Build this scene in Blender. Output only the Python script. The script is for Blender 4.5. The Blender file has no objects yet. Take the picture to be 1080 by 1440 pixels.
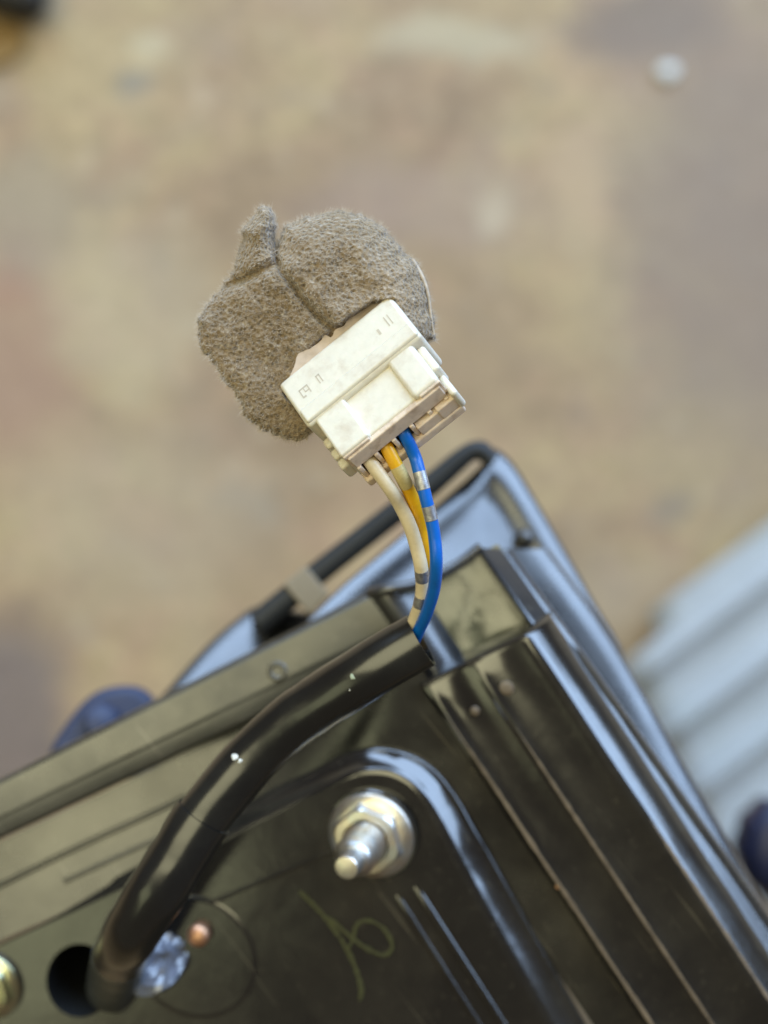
import bpy, bmesh, math, random
import numpy as np
from mathutils import Vector, Matrix, noise

random.seed(7)
scene = bpy.context.scene
C = scene.collection
R = math.radians

# ------------------------------------------------------------------ camera
H = 0.85            # camera height above the floor, metres
F = 1980.0          # focal length in photograph pixels
CX, CY = 540.0, 720.0
cam_data = bpy.data.cameras.new('camera')
cam = bpy.data.objects.new('camera', cam_data)
C.objects.link(cam)
cam.location = (0, 0, H)
cam_data.sensor_fit = 'VERTICAL'
cam_data.sensor_height = 36.0
cam_data.sensor_width = 27.0
cam_data.lens = F / 1440.0 * 36.0
cam_data.clip_start = 0.005
cam_data.clip_end = 50
cam_data.dof.use_dof = True
cam_data.dof.focus_distance = 0.1655
cam_data.dof.aperture_fstop = 12.5
cam_data.dof.aperture_blades = 0
scene.camera = cam

# ------------------------------------------------------------------ world + lamps
world = bpy.data.worlds.new('World')
scene.world = world
world.use_nodes = True
bg = world.node_tree.nodes['Background']
bg.inputs['Color'].default_value = (1.0, 0.86, 0.70, 1)
bg.inputs['Strength'].default_value = 0.11

def area(name, direction, dist, sx, sy, radiance, color, target=(0, 0, 0.66)):
    d = Vector(direction).normalized()
    ld = bpy.data.lights.new(name, 'AREA')
    ld.shape = 'RECTANGLE'
    ld.size, ld.size_y = sx, sy
    ld.color = color
    ld.energy = radiance * math.pi * sx * sy
    o = bpy.data.objects.new(name, ld)
    C.objects.link(o)
    o.location = Vector(target) + d * dist
    o.rotation_euler = (-d).to_track_quat('-Z', 'Y').to_euler()
    return o

area('door_daylight', (0.40, 0.86, 0.43), 2.1, 5.2, 1.5, 7.0, (0.52, 0.73, 1.06))
area('overhead_glow', (-0.65, 0.40, 2.0), 2.2, 1.7, 1.95, 3.6, (0.98, 0.92, 0.57))
area('garden_glow', (-1.05, -0.62, 0.95), 2.0, 1.0, 0.8, 1.4, (0.97, 1.0, 0.58))

scene.view_settings.view_transform = 'Standard'
scene.view_settings.look = 'None'
scene.view_settings.exposure = 0.0
scene.view_settings.gamma = 1.0
scene.cycles.use_denoising = True
scene.cycles.max_bounces = 6
scene.cycles.caustics_reflective = False
scene.cycles.caustics_refractive = False

# ------------------------------------------------------------------ helpers
WORLD = {}

def P(px, py, D):
    return Vector(((px - CX) / F * D, (CY - py) / F * D, H - D))

class Plane:
    def __init__(s, px, py, D, nx, ny):
        s.o = P(px, py, D)
        s.n = Vector((nx, ny, math.sqrt(1 - nx * nx - ny * ny)))
    def at(s, px, py, h=0.0):
        o = Vector((0, 0, H))
        d = Vector(((px - CX) / F, (CY - py) / F, -1))
        t = ((s.o - o).dot(s.n) + h) / d.dot(s.n)
        return o + d * t
    def D(s, px, py, h=0.0):
        return H - s.at(px, py, h).z

def tag(o, label=None, cat=None, group=None, kind=None):
    if label: o['label'] = label
    if cat: o['category'] = cat
    if group: o['group'] = group
    if kind: o['kind'] = kind
    return o

def thing(name, label, cat, loc, group=None):
    o = bpy.data.objects.new(name, None)
    C.objects.link(o)
    o.empty_display_size = 0.01
    o.location = loc
    WORLD[o.name] = Vector(loc)
    return tag(o, label, cat, group)

class MB:
    def __init__(s):
        s.v, s.f = [], []
    def add(s, verts, faces):
        k = len(s.v)
        s.v += [Vector(p) for p in verts]
        s.f += [tuple(i + k for i in f) for f in faces]
        return s
    def loft(s, rows, closed=False, cap0=False, cap1=False):
        n = len(rows[0])
        vs = [p for r in rows for p in r]
        fs = []
        for i in range(len(rows) - 1):
            for j in range(n if closed else n - 1):
                k = (j + 1) % n
                fs.append((i * n + j, i * n + k, (i + 1) * n + k, (i + 1) * n + j))
        if cap0: fs.append(tuple(reversed(range(n))))
        if cap1: fs.append(tuple((len(rows) - 1) * n + j for j in range(n)))
        return s.add(vs, fs)
    def tube(s, pts, rad, seg=16, cap=True):
        pts = [Vector(p) for p in pts]
        n = len(pts)
        rad = rad if isinstance(rad, (list, tuple)) else [rad] * n
        rows = []
        ref = None
        for i, p in enumerate(pts):
            t = (pts[min(i + 1, n - 1)] - pts[max(i - 1, 0)]).normalized()
            if ref is None:
                ref = Vector((0, 0, 1)) if abs(t.z) < 0.9 else Vector((1, 0, 0))
            a = (ref - t * ref.dot(t)).normalized()
            ref = a
            b = t.cross(a)
            rows.append([p + (a * math.cos(q) + b * math.sin(q)) * rad[i]
                         for q in (2 * math.pi * k / seg for k in range(seg))])
        return s.loft(rows, True, cap, cap)
    def lathe(s, prof, origin, axis, seg=32, sides=None):
        """prof: list of (radius, height along axis)."""
        ax = Vector(axis).normalized()
        ref = Vector((0, 1, 0)) if abs(ax.y) < 0.9 else Vector((1, 0, 0))
        a = (ref - ax * ref.dot(ax)).normalized()
        b = ax.cross(a)
        o = Vector(origin)
        rows = []
        for r, h in prof:
            rows.append([o + ax * h + (a * math.cos(q) + b * math.sin(q)) * max(r, 1e-6)
                         for q in (2 * math.pi * k / seg for k in range(seg))])
        return s.loft(rows, True, True, True)
    def box(s, M, x0, x1, y0, y1, z0, z1):
        vs = [M @ Vector((x, y, z)) for x in (x0, x1) for y in (y0, y1) for z in (z0, z1)]
        return s.add(vs, [(0, 1, 3, 2), (4, 6, 7, 5), (0, 4, 5, 1), (2, 3, 7, 6), (0, 2, 6, 4), (1, 5, 7, 3)])
    def build(s, name, mat, parent=None, bevel=0.0, seg=3, angle=38, smooth=True, wn=True, solid=0.0):
        me = bpy.data.meshes.new(name)
        base = WORLD[parent.name] if parent else Vector((0, 0, 0))
        bm = bmesh.new()
        vv = [bm.verts.new(p - base) for p in s.v]
        for f in s.f:
            try:
                bm.faces.new([vv[i] for i in f])
            except ValueError:
                pass
        bmesh.ops.recalc_face_normals(bm, faces=bm.faces)
        if bevel:
            es = [e for e in bm.edges if len(e.link_faces) == 2 and e.calc_face_angle(0) > R(28)]
            bmesh.ops.bevel(bm, geom=es, offset=bevel, segments=seg, profile=0.5, affect='EDGES', clamp_overlap=True)
        bm.to_mesh(me)
        bm.free()
        o = bpy.data.objects.new(name, me)
        C.objects.link(o)
        me.materials.append(mat)
        if smooth:
            me.polygons.foreach_set('use_smooth', [True] * len(me.polygons))
            me.set_sharp_from_angle(angle=R(angle))
            if wn:
                w = o.modifiers.new('normals', 'WEIGHTED_NORMAL')
                w.keep_sharp = True
        if solid:
            m = o.modifiers.new('thickness', 'SOLIDIFY')
            m.thickness = solid
            m.offset = -1
        if parent:
            o.parent = parent
        WORLD[o.name] = base.copy()
        return o

def catmull(pts, n=6, closed=False):
    pts = [Vector(p) for p in pts]
    N = len(pts)
    out = []
    rng = range(N) if closed else range(N - 1)
    for i in rng:
        g = (lambda k: pts[k % N]) if closed else (lambda k: pts[min(max(k, 0), N - 1)])
        p0, p1, p2, p3 = g(i - 1), g(i), g(i + 1), g(i + 2)
        for j in range(n):
            t = j / n
            out.append(0.5 * ((2 * p1) + (p2 - p0) * t + (2 * p0 - 5 * p1 + 4 * p2 - p3) * t * t
                              + (3 * p1 - p0 - 3 * p2 + p3) * t ** 3))
    if not closed:
        out.append(pts[-1].copy())
    return out

def lerp(a, b, t):
    return a + (b - a) * t

# ------------------------------------------------------------------ materials
class NT:
    def __init__(s, name):
        s.m = bpy.data.materials.new(name)
        s.m.use_nodes = True
        s.t = s.m.node_tree
        s.b = s.t.nodes['Principled BSDF']
        s.co = s.t.nodes.new('ShaderNodeTexCoord')
    def n(s, t, **kw):
        o = s.t.nodes.new(t)
        for k, v in kw.items(): setattr(o, k, v)
        return o
    def l(s, a, b): s.t.links.new(a, b)
    def noise(s, scale, detail=4, rough=0.55, off=0, dist=0.0, vec=None):
        o = s.n('ShaderNodeTexNoise')
        o.inputs['Scale'].default_value = scale
        o.inputs['Detail'].default_value = detail
        o.inputs['Roughness'].default_value = rough
        o.inputs['Distortion'].default_value = dist
        mp = s.n('ShaderNodeMapping')
        mp.inputs['Location'].default_value = (off, off * 1.7, off * 0.6)
        s.l(vec or s.co.outputs['Object'], mp.inputs['Vector'])
        s.l(mp.outputs[0], o.inputs['Vector'])
        return o.outputs['Fac']
    def ramp(s, fac, stops):
        o = s.n('ShaderNodeValToRGB')
        cr = o.color_ramp
        while len(cr.elements) < len(stops): cr.elements.new(0.5)
        for e, (p, c) in zip(cr.elements, stops):
            e.position = p
            e.color = (c, c, c, 1) if isinstance(c, (int, float)) else (*c, 1)
        s.l(fac, o.inputs[0])
        return o.outputs[0]
    def mix(s, fac, a, b, mode='MIX'):
        o = s.n('ShaderNodeMix', data_type='RGBA', blend_type=mode)
        if isinstance(fac, (int, float)): o.inputs[0].default_value = fac
        else: s.l(fac, o.inputs[0])
        for i, x in ((6, a), (7, b)):
            if isinstance(x, tuple): o.inputs[i].default_value = (*x, 1)
            else: s.l(x, o.inputs[i])
        return o.outputs[2]
    def bump(s, h, strength, dist):
        o = s.n('ShaderNodeBump')
        o.inputs['Strength'].default_value = strength
        o.inputs['Distance'].default_value = dist
        s.l(h, o.inputs['Height'])
        s.l(o.outputs[0], s.b.inputs['Normal'])
    def set(s, **kw):
        for k, v in kw.items():
            i = s.b.inputs[k.replace('_', ' ')]
            if hasattr(v, 'is_linked') or hasattr(v, 'links'): s.l(v, i)
            else: i.default_value = (*v, 1) if isinstance(v, tuple) else v

def paint(name, base, rough, dust=(0.16, 0.14, 0.10), amount=0.25, spec=1.0, coat=0.6):
    k = NT(name)
    d = k.ramp(k.noise(55, 6, 0.62, 3.1, 0.4), [(0.42, 0.0), (0.75, amount)])
    fine = k.ramp(k.noise(900, 3, 0.6, 1.3), [(0.60, 0.0), (0.72, amount * 0.9)])
    mp = k.n('ShaderNodeMapping', vector_type='TEXTURE')
    mp.inputs['Rotation'].default_value = (0, 0, R(-52))
    mp.inputs['Scale'].default_value = (26.0, 1.0, 1.0)
    k.l(k.co.outputs['Object'], mp.inputs['Vector'])
    scr = k.ramp(k.noise(1100, 2, 0.5, 8.8, 0.0, mp.outputs[0]), [(0.685, 0.0), (0.74, amount * 2.2)])
    f = k.mix(1.0, k.mix(1.0, d, fine, 'ADD'), scr, 'ADD')
    k.set(Base_Color=k.mix(f, base, dust))
    k.set(Roughness=k.ramp(k.noise(70, 5, 0.6, 5.5), [(0.3, rough * 0.75), (0.75, rough * 1.7)]))
    k.b.inputs['Specular IOR Level'].default_value = spec
    k.b.inputs['Coat Weight'].default_value = coat
    k.b.inputs['Coat Roughness'].default_value = rough * 0.7
    k.bump(k.noise(95, 4, 0.5, 2.2, 0.5), 0.09, 0.0011)
    return k.m

def plastic(name, base, rough=0.45, var=0.12, dirt=(0.30, 0.22, 0.13), amount=0.2, scale=300, bump=0.1, sss=0.0):
    k = NT(name)
    d = k.ramp(k.noise(scale, 5, 0.65, 2.0, 0.3), [(0.50, 0.0), (0.78, amount)])
    v = k.ramp(k.noise(scale * 3, 3, 0.5, 7.0), [(0.3, 1 - var), (0.7, 1.0)])
    k.set(Base_Color=k.mix(1.0, k.mix(d, base, dirt), v, 'MULTIPLY'), Roughness=rough)
    if sss:
        k.b.inputs['Subsurface Weight'].default_value = sss
        k.b.inputs['Subsurface Radius'].default_value = (1.0, 0.7, 0.45)
        k.b.inputs['Subsurface Scale'].default_value = 0.0012
    k.bump(k.noise(scale * 4, 3, 0.6, 4.0), bump, 0.0002)
    return k.m

def metal(name, c1, c2, rough, scale=180, rr=1.5):
    k = NT(name)
    k.set(Base_Color=k.ramp(k.noise(scale, 4, 0.6, 1.1, 0.6), [(0.35, c1), (0.65, c2)]), Metallic=1.0)
    k.set(Roughness=k.ramp(k.noise(scale * 1.6, 4, 0.6, 6.1), [(0.3, rough), (0.7, rough * rr)]))
    k.bump(k.noise(1500, 3, 0.6, 2.0), 0.15, 0.0001)
    return k.m

M_paint = paint('black_gloss_paint', (0.009, 0.008, 0.007), 0.15, amount=0.13)
M_dusty = paint('black_dusty_paint', (0.022, 0.021, 0.015), 0.30, amount=0.24, coat=0.15)
M_sheet = paint('black_sheet_paint', (0.011, 0.010, 0.008), 0.22, amount=0.16, coat=0.15)
M_pocket = paint('green_reflection_black_paint', (0.040, 0.044, 0.026), 0.24, (0.16, 0.17, 0.10), 0.4)  # green reflection mixed into the base and dust colours
M_bracket = paint('black_bracket_paint', (0.020, 0.021, 0.024), 0.24, amount=0.16)
M_vinyl = plastic('black_vinyl', (0.008, 0.008, 0.008), 0.3, 0.1, (0.03, 0.03, 0.025), 0.4, 90, 0.03)
M_shade = plastic('shade_black', (0.012, 0.013, 0.014), 0.6, 0.2, (0.03, 0.03, 0.03), 0.4, 60)  # black standing in for shade on the slot bar and inside recesses
M_zinc = metal('zinc_plate', (0.78, 0.68, 0.55), (0.72, 0.76, 0.76), 0.30)
M_zinc_green = metal('yellow_zinc_plate', (0.60, 0.66, 0.42), (0.74, 0.62, 0.40), 0.20)
M_copper = metal('copper', (0.82, 0.40, 0.22), (0.75, 0.45, 0.28), 0.38)
for m_ in (M_vinyl,):
    m_.node_tree.nodes['Principled BSDF'].inputs['Coat Weight'].default_value = 1.0
    m_.node_tree.nodes['Principled BSDF'].inputs['Coat Roughness'].default_value = 0.22
    m_.node_tree.nodes['Principled BSDF'].inputs['Coat IOR'].default_value = 1.65
    m_.node_tree.nodes['Principled BSDF'].inputs['Specular IOR Level'].default_value = 0.12
M_ivory = plastic('ivory_nylon', (0.76, 0.70, 0.58), 0.40, 0.07, (0.44, 0.31, 0.19), 0.45, 330, 0.12, 0.12)
M_ivory_end = plastic('ivory_nylon_aged', (0.78, 0.62, 0.48), 0.5, 0.10, (0.32, 0.19, 0.10), 0.9, 420, 0.2, 0.15)
M_mark = plastic('moulded_mark_dirt', (0.57, 0.49, 0.375), 0.7, 0.2, (0.2, 0.15, 0.1), 0.3)
M_wire_w = plastic('cream_wire_insulation', (0.78, 0.66, 0.46), 0.38, 0.08, (0.4, 0.28, 0.16), 0.3, 500)
M_wire_y = plastic('yellow_wire_insulation', (0.80, 0.42, 0.008), 0.36, 0.08, (0.4, 0.2, 0.03), 0.25, 500)
M_wire_b = plastic('blue_wire_insulation', (0.003, 0.135, 0.58), 0.34, 0.08, (0.01, 0.05, 0.25), 0.3, 500)
M_band = metal('silver_ink', (0.40, 0.40, 0.42), (0.62, 0.62, 0.64), 0.42, 1500)
M_band_y = plastic('pale_yellow_ink', (0.62, 0.50, 0.22), 0.45, 0.15, (0.4, 0.3, 0.15), 0.4, 900)
M_tape = plastic('glossy_tape', (0.17, 0.185, 0.23), 0.09, 0.1, (0.1, 0.1, 0.12), 0.3, 200)
M_tape.node_tree.nodes['Principled BSDF'].inputs['Coat Weight'].default_value = 1.0
M_glint_speck = plastic('tan_glint_and_speck', (0.20, 0.155, 0.115), 0.4, 0.3, (0.05, 0.04, 0.035), 0.9, 160)  # tan of the warm crest reflection, also used for rib specks
M_clear = plastic('grey_shrink_sleeve', (0.05, 0.055, 0.055), 0.28, 0.2, (0.14, 0.15, 0.15), 0.6, 300)
M_chalk = plastic('faded_yellow_marker', (0.062, 0.066, 0.022), 0.6, 0.5, (0.02, 0.02, 0.015), 0.9, 900)
M_speck = plastic('pale_green_speck', (0.40, 0.46, 0.33), 0.5, 0.2)
M_blue_lug = paint('lug_blue', (0.030, 0.040, 0.085), 0.45, (0.1, 0.12, 0.2), 0.3, 0.4, 0.0)  # dark blue base with paler blue mottling
M_pink = plastic('pinkish_adhesive_film', (0.60, 0.47, 0.37), 0.5, 0.15, (0.3, 0.2, 0.12), 0.5, 350, 0.3)
M_pale = plastic('pale_blue_sheet_plastic', (0.45, 0.465, 0.465), 0.40, 0.1, (0.38, 0.42, 0.36), 0.4, 14, 0.1)
M_navy = plastic('navy_plastic', (0.012, 0.017, 0.050), 0.35, 0.2, (0.03, 0.03, 0.06), 0.4, 60)
M_black_tool = plastic('black_tool_rubber', (0.012, 0.012, 0.013), 0.5, 0.2)
M_ochre = plastic('ochre_wood', (0.34, 0.20, 0.06), 0.7, 0.25, (0.18, 0.1, 0.04), 0.5, 80)
M_beige = plastic('floor_gap_beige', (0.27, 0.22, 0.15), 0.8, 0.15)
M_pebble = plastic('pale_pebble', (0.78, 0.78, 0.74), 0.6, 0.15, (0.4, 0.38, 0.33), 0.4, 200)

def make_floor_mat():
    k = NT('stained_concrete')
    base = k.ramp(k.noise(7.5, 7, 0.62, 3.7, 0.5),
                  [(0.32, (0.270, 0.196, 0.124)), (0.47, (0.360, 0.272, 0.164)), (0.58, (0.420, 0.334, 0.188)), (0.72, (0.470, 0.368, 0.216))])
    red = k.ramp(k.noise(16, 5, 0.6, 11.3, 0.4), [(0.50, 0.0), (0.72, 0.55)])
    c = k.mix(red, base, (0.40, 0.265, 0.185))
    gr = k.ramp(k.noise(24, 6, 0.65, 21.0, 0.3), [(0.52, 0.0), (0.75, 0.5)])
    c = k.mix(gr, c, (0.28, 0.245, 0.205))
    pale = k.ramp(k.noise(30, 4, 0.55, 31.0), [(0.60, 0.0), (0.75, 0.55)])
    c = k.mix(pale, c, (0.52, 0.44, 0.31))
    c = k.mix(1.0, c, k.ramp(k.noise(85, 5, 0.62, 41.0, 0.3), [(0.3, 0.80), (0.7, 1.14)]), 'MULTIPLY')
    c = k.mix(k.ramp(k.noise(48, 4, 0.6, 51.0), [(0.58, 0.0), (0.74, 0.6)]), c, (0.42, 0.29, 0.19))
    c = k.mix(1.0, c, (1.05, 0.955, 0.89), 'MULTIPLY')
    c = k.mix(1.0, c, k.ramp(k.noise(150, 4, 0.6, 61.0), [(0.34, 0.92), (0.66, 1.06)]), 'MULTIPLY')
    def stain(px, py, rx, ry, col, amt, soft=0.75):
        nonlocal c
        p = P(px, py, H)
        mp = k.n('ShaderNodeMapping', vector_type='TEXTURE')
        mp.inputs['Location'].default_value = p
        mp.inputs['Scale'].default_value = (rx / F * H, ry / F * H, 1)
        add = k.n('ShaderNodeVectorMath', operation='MULTIPLY_ADD')
        nz = k.n('ShaderNodeTexNoise')
        nz.inputs['Scale'].default_value = 22
        nz.inputs['Detail'].default_value = 4
        k.l(k.co.outputs['Object'], nz.inputs['Vector'])
        k.l(nz.outputs['Color'], add.inputs[0])
        add.inputs[1].default_value = (0.05, 0.05, 0)
        off = k.n('ShaderNodeVectorMath', operation='SUBTRACT')
        k.l(k.co.outputs['Object'], off.inputs[0])
        off.inputs[1].default_value = (0.025, 0.025, 0)
        k.l(off.outputs[0], add.inputs[2])
        k.l(add.outputs[0], mp.inputs['Vector'])
        ln = k.n('ShaderNodeVectorMath', operation='LENGTH')
        k.l(mp.outputs[0], ln.inputs[0])
        c = k.mix(k.ramp(ln.outputs['Value'], [(soft * 0.6, amt), (min(soft * 1.35, 1), 0.0)]), c, col)
    stain(905, 35, 130, 80, (0.19, 0.145, 0.118), 0.75)
    stain(20, 1010, 110, 190, (0.16, 0.125, 0.12), 0.75)
    stain(15, 500, 130, 230, (0.36, 0.22, 0.15), 0.75)
    stain(15, 390, 60, 40, (0.36, 0.20, 0.13), 0.5)
    stain(45, 300, 120, 110, (0.28, 0.225, 0.18), 0.5)
    stain(1060, 330, 360, 560, (0.265, 0.197, 0.150), 0.75, 0.6)  # browner right side, with some light falloff painted in
    stain(600, 290, 240, 90, (0.36, 0.255, 0.19), 0.55)
    stain(820, 250, 60, 90, (0.50, 0.35, 0.21), 0.6)
    stain(640, 60, 140, 40, (0.50, 0.42, 0.28), 0.6)
    stain(180, 118, 34, 28, (0.24, 0.215, 0.175), 0.7)
    stain(220, 75, 40, 30, (0.54, 0.45, 0.29), 0.6)
    stain(190, 430, 150, 160, (0.47, 0.385, 0.26), 0.4)
    stain(350, 710, 50, 40, (0.29, 0.235, 0.175), 0.55)
    stain(200, 720, 240, 180, (0.44, 0.355, 0.245), 0.4)
    stain(700, 290, 40, 40, (0.52, 0.42, 0.29), 0.6)
    stain(950, 715, 40, 28, (0.24, 0.19, 0.145), 0.6)
    stain(900, 830, 100, 60, (0.43, 0.315, 0.20), 0.6)
    k.set(Base_Color=c, Roughness=0.62)
    k.b.inputs['Specular IOR Level'].default_value = 0.35
    k.bump(k.noise(60, 8, 0.65, 4.4), 0.35, 0.004)
    return k.m
M_floor = make_floor_mat()

def make_foam_mat(name, c1, c2, c3):
    k = NT(name)
    a = k.ramp(k.noise(90, 5, 0.6, 2.7, 0.4), [(0.35, c1), (0.65, c2)])
    cell = k.n('ShaderNodeTexVoronoi', feature='F1')
    cell.inputs['Scale'].default_value = 1900
    k.l(k.co.outputs['Object'], cell.inputs['Vector'])
    cf = k.ramp(cell.outputs['Distance'], [(0.08, 0.45), (0.48, 1.0)])
    k.set(Base_Color=k.mix(1.0, k.mix(k.ramp(k.noise(1200, 3, 0.6, 9), [(0.55, 0.0), (0.75, 0.6)]), a, c3), cf, 'MULTIPLY'), Roughness=0.95)
    k.b.inputs['Specular IOR Level'].default_value = 0.1
    k.b.inputs['Sheen Weight'].default_value = 0.35
    k.b.inputs['Sheen Roughness'].default_value = 0.5
    k.bump(cell.outputs['Distance'], 0.85, 0.0005)
    return k.m
M_foam = make_foam_mat('grey_brown_foam', (0.225, 0.16, 0.09), (0.38, 0.285, 0.19), (0.66, 0.57, 0.46))
M_fibre = plastic('foam_fibre', (0.56, 0.46, 0.35), 0.9, 0.3, (0.2, 0.16, 0.1), 0.5, 400)

# ------------------------------------------------------------------ setting: floor
fl = MB()
fl.add([(-8, -8, 0), (8, -8, 0), (8, 8, 0), (-8, 8, 0)], [(0, 1, 2, 3)])
tag(fl.build('floor', M_floor, smooth=False), 'worn tan concrete floor with rusty and grey stains', kind='structure')

# ------------------------------------------------------------------ the black steel unit
PL = Plane(600, 1100, 0.200, -0.19, -0.145)
NRM = PL.n
unit = thing('steel_cabinet', 'black painted steel unit with ribbed corner, long front bar and threaded stud', 'metal cabinet',
             (P(650, 1500, 0.23).x, P(650, 1500, 0.23).y, 0))

mm = 0.001

# body that carries the panel, standing on the floor (mostly out of frame)
b = MB()
x0, x1 = P(300, 0, .235).x, P(900, 0, .235).x
y1, y0 = P(0, 1440, .235).y, P(0, 1440, .235).y - 0.16
b.box(Matrix.Identity(4), x0, x1, y0, y1, 0.004, H - 0.222)
b.build('cabinet_body', M_paint, unit, 0.003)

# long bar on the left
BP = Plane(250, 1030, 0.2075, -0.045, 0.05)
def bar_line(x0, y0, x1, y1, h, n=14):
    return [BP.at(lerp(x0, x1, i / n), lerp(y0, y1, i / n), h * mm) for i in range(n + 1)]
b = MB()
b.loft([bar_line(-90, 1141, 527, 827, -9), bar_line(-90, 1141, 527.5, 828, -1.0), bar_line(-90, 1143, 529, 831, -0.45),
        bar_line(-90, 1146, 530, 834, -0.12), bar_line(-90, 1151, 532, 838, 0), bar_line(-90, 1190, 557, 876, 0),
        bar_line(-90, 1193, 559, 880, -0.1), bar_line(-90, 1197, 561, 884, -0.22), bar_line(-90, 1216, 573, 902, -0.34),
        bar_line(-90, 1221, 575, 907, -0.8), bar_line(-90, 1223, 576, 910, -6)])
# end face
e = [(527, 827, -9), (529, 831, -0.45), (532, 838, 0), (557, 876, 0), (561, 884, -0.22), (573, 902, -0.34), (576, 910, -6)]
b.add([BP.at(x + 0.4, y, h * mm) for x, y, h in e], [tuple(range(len(e)))])
b.build('front_bar', M_dusty, unit, angle=60)
# raised bead along the fold and the ring dimple
b = MB()
b.lathe([(0.4 * mm, -0.2 * mm), (0.75 * mm, 0.02 * mm), (0.95 * mm, 0.16 * mm), (1.25 * mm, 0.18 * mm), (1.5 * mm, 0.02 * mm), (1.55 * mm, -0.3 * mm)],
        BP.at(390, 944, 0), BP.n, 28)
b.build('ring_dimple', M_dusty, unit, angle=80)

# sloping sheet between the bar and the raised plate, curving round to the ribbed corner
prs = [(-90, 1226, -90, 1370), (0, 1183, 0, 1322), (150, 1112, 120, 1270), (300, 1038, 230, 1218), (420, 980, 330, 1165), (500, 943, 430, 1112),
       (560, 915, 520, 1082), (597, 948, 585, 1098), (612, 985, 640, 1160), (640, 1030, 720, 1280), (900, 1430, 840, 1450), (980, 1550, 900, 1560)]
cols = []
for i, (ax, ay, bx, by) in enumerate(prs):
    w = min(max((i - 2.0) / 4.0, 0), 1)
    w = w * w * (3 - 2 * w)
    col = []
    for j in range(9):
        t = j / 8
        px, py = lerp(ax, bx, t), lerp(ay, by, t)
        D = lerp(0.2130 - 0.0012 * t, PL.D(px, py, -0.9 * mm), w)
        col.append(P(px, py, D))
    cols.append(col)
rows = [catmull([c[j] for c in cols], 5) for j in range(9)]
b = MB(); b.loft(rows)
b.build('lower_sheet', M_sheet, unit, angle=180, wn=False)
# crease lines pressed into that sheet
for (pts, r) in (([(-60, 1275), (100, 1196), (200, 1150), (262, 1120)], 0.45), ([(90, 1240), (150, 1212), (225, 1178)], 0.35)):
    b = MB(); b.tube(catmull([P(x, y, 0.2120) for x, y in pts], 5), r * mm, 8)
    b.build('pressed_bead', M_dusty, unit, angle=80)

# raised plate with the stud, disc and hole
T = [(812, 1520), (705, 1335), (642, 1222), (604, 1146), (583, 1112), (553, 1093), (520, 1089), (488, 1097), (458, 1112), (400, 1140), (330, 1176),
     (270, 1206), (190, 1242), (100, 1284), (0, 1330), (-90, 1374)]
Bt = [(866, 1520), (757, 1325), (695, 1212), (651, 1135), (617, 1088), (580, 1062), (530, 1052), (478, 1065), (443, 1084), (385, 1112), (318, 1150),
      (262, 1180), (186, 1222), (97, 1268), (0, 1316), (-92, 1362)]
Tc = [(p.x, p.y) for p in catmull([(x, y, 0) for x, y in T], 4)]
Bc = [(p.x, p.y) for p in catmull([(x, y, 0) for x, y in Bt], 4)]
PH = 3.2
rows = []
for f_, h in ((0.0, PH), (0.10, PH - 0.06), (0.2, PH - 0.26), (0.30, PH - 0.62), (0.76, 0.12), (0.88, -0.1), (1.0, -0.3), (1.1, -2.5)):
    rows.append([PL.at(lerp(a[0], c_[0], f_), lerp(a[1], c_[1], f_), (h + 0.25 * noise.noise(Vector((a[0] / 24, a[1] / 24, f_ * 2))) * (1 if 0.1 < f_ < 0.9 else 0)) * mm)
                 for a, c_ in zip(Tc, Bc)])
b = MB(); b.loft(rows)
b.build('plate_skirt', M_paint, unit, angle=180, wn=False)
def fill(outer, holes, plane, h, name, mat, parent):
    bm = bmesh.new()
    base = WORLD[parent.name]
    es = []
    for lp in [outer] + holes:
        vs = [bm.verts.new(plane.at(x, y, h * mm) - base) for x, y in lp]
        es += [bm.edges.new((vs[i], vs[(i + 1) % len(vs)])) for i in range(len(vs))]
    bmesh.ops.triangle_fill(bm, edges=es, use_beauty=True, use_dissolve=False)
    bmesh.ops.recalc_face_normals(bm, faces=bm.faces)
    me = bpy.data.meshes.new(name)
    bm.to_mesh(me); bm.free()
    o = bpy.data.objects.new(name, me); C.objects.link(o)
    me.materials.append(mat); o.parent = parent
    WORLD[o.name] = base.copy()
    return o
hole = [(112 + 47 * math.cos(q), 1379 + 52 * math.sin(q)) for q in (2 * math.pi * k / 40 for k in range(40))]
fill(Tc + [(-90, 1520)], [hole], PL, PH, 'raised_plate', M_paint, unit)
b = MB()
c0 = [PL.at(x, y, PH * mm) for x, y in hole]
b.loft([c0, [p - NRM * 0.0008 for p in c0], [p - NRM * 0.03 for p in c0]], True, False, True)
b.build('hole_rim', M_shade, unit)
# grooves (paired beads) right of the stud
for (xa, ya, xb, yb, r) in ((553, 1250, 700, 1482, 0.42), (582, 1243, 735, 1482, 0.5)):
    b = MB(); b.tube([PL.at(lerp(xa, xb, i / 12), lerp(ya, yb, i / 12), (PH - 0.28 - (0.4 if i == 0 else 0)) * mm) for i in range(13)], r * 1.3 * mm, 12)
    b.build('pressed_bead', M_paint, unit, angle=80)
# lap seam on the plate left of the stud
b = MB(); b.tube([PL.at(lerp(295, 470, i / 8), lerp(1270, 1195, i / 8), (PH + 0.02) * mm) for i in range(9)], 0.3 * mm, 8)
b.build('pressed_bead', M_paint, unit, angle=80)
# round cover disc
b = MB()
b.lathe([(9.6 * mm, -0.3 * mm), (9.6 * mm, 0.05 * mm), (9.2 * mm, 0.20 * mm), (8.7 * mm, 0.18 * mm), (3 * mm, 0.16 * mm), (1e-6, 0.16 * mm)], PL.at(274, 1346, PH * mm), NRM, 56)
b.build('round_cover', M_paint, unit, angle=50)

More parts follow.
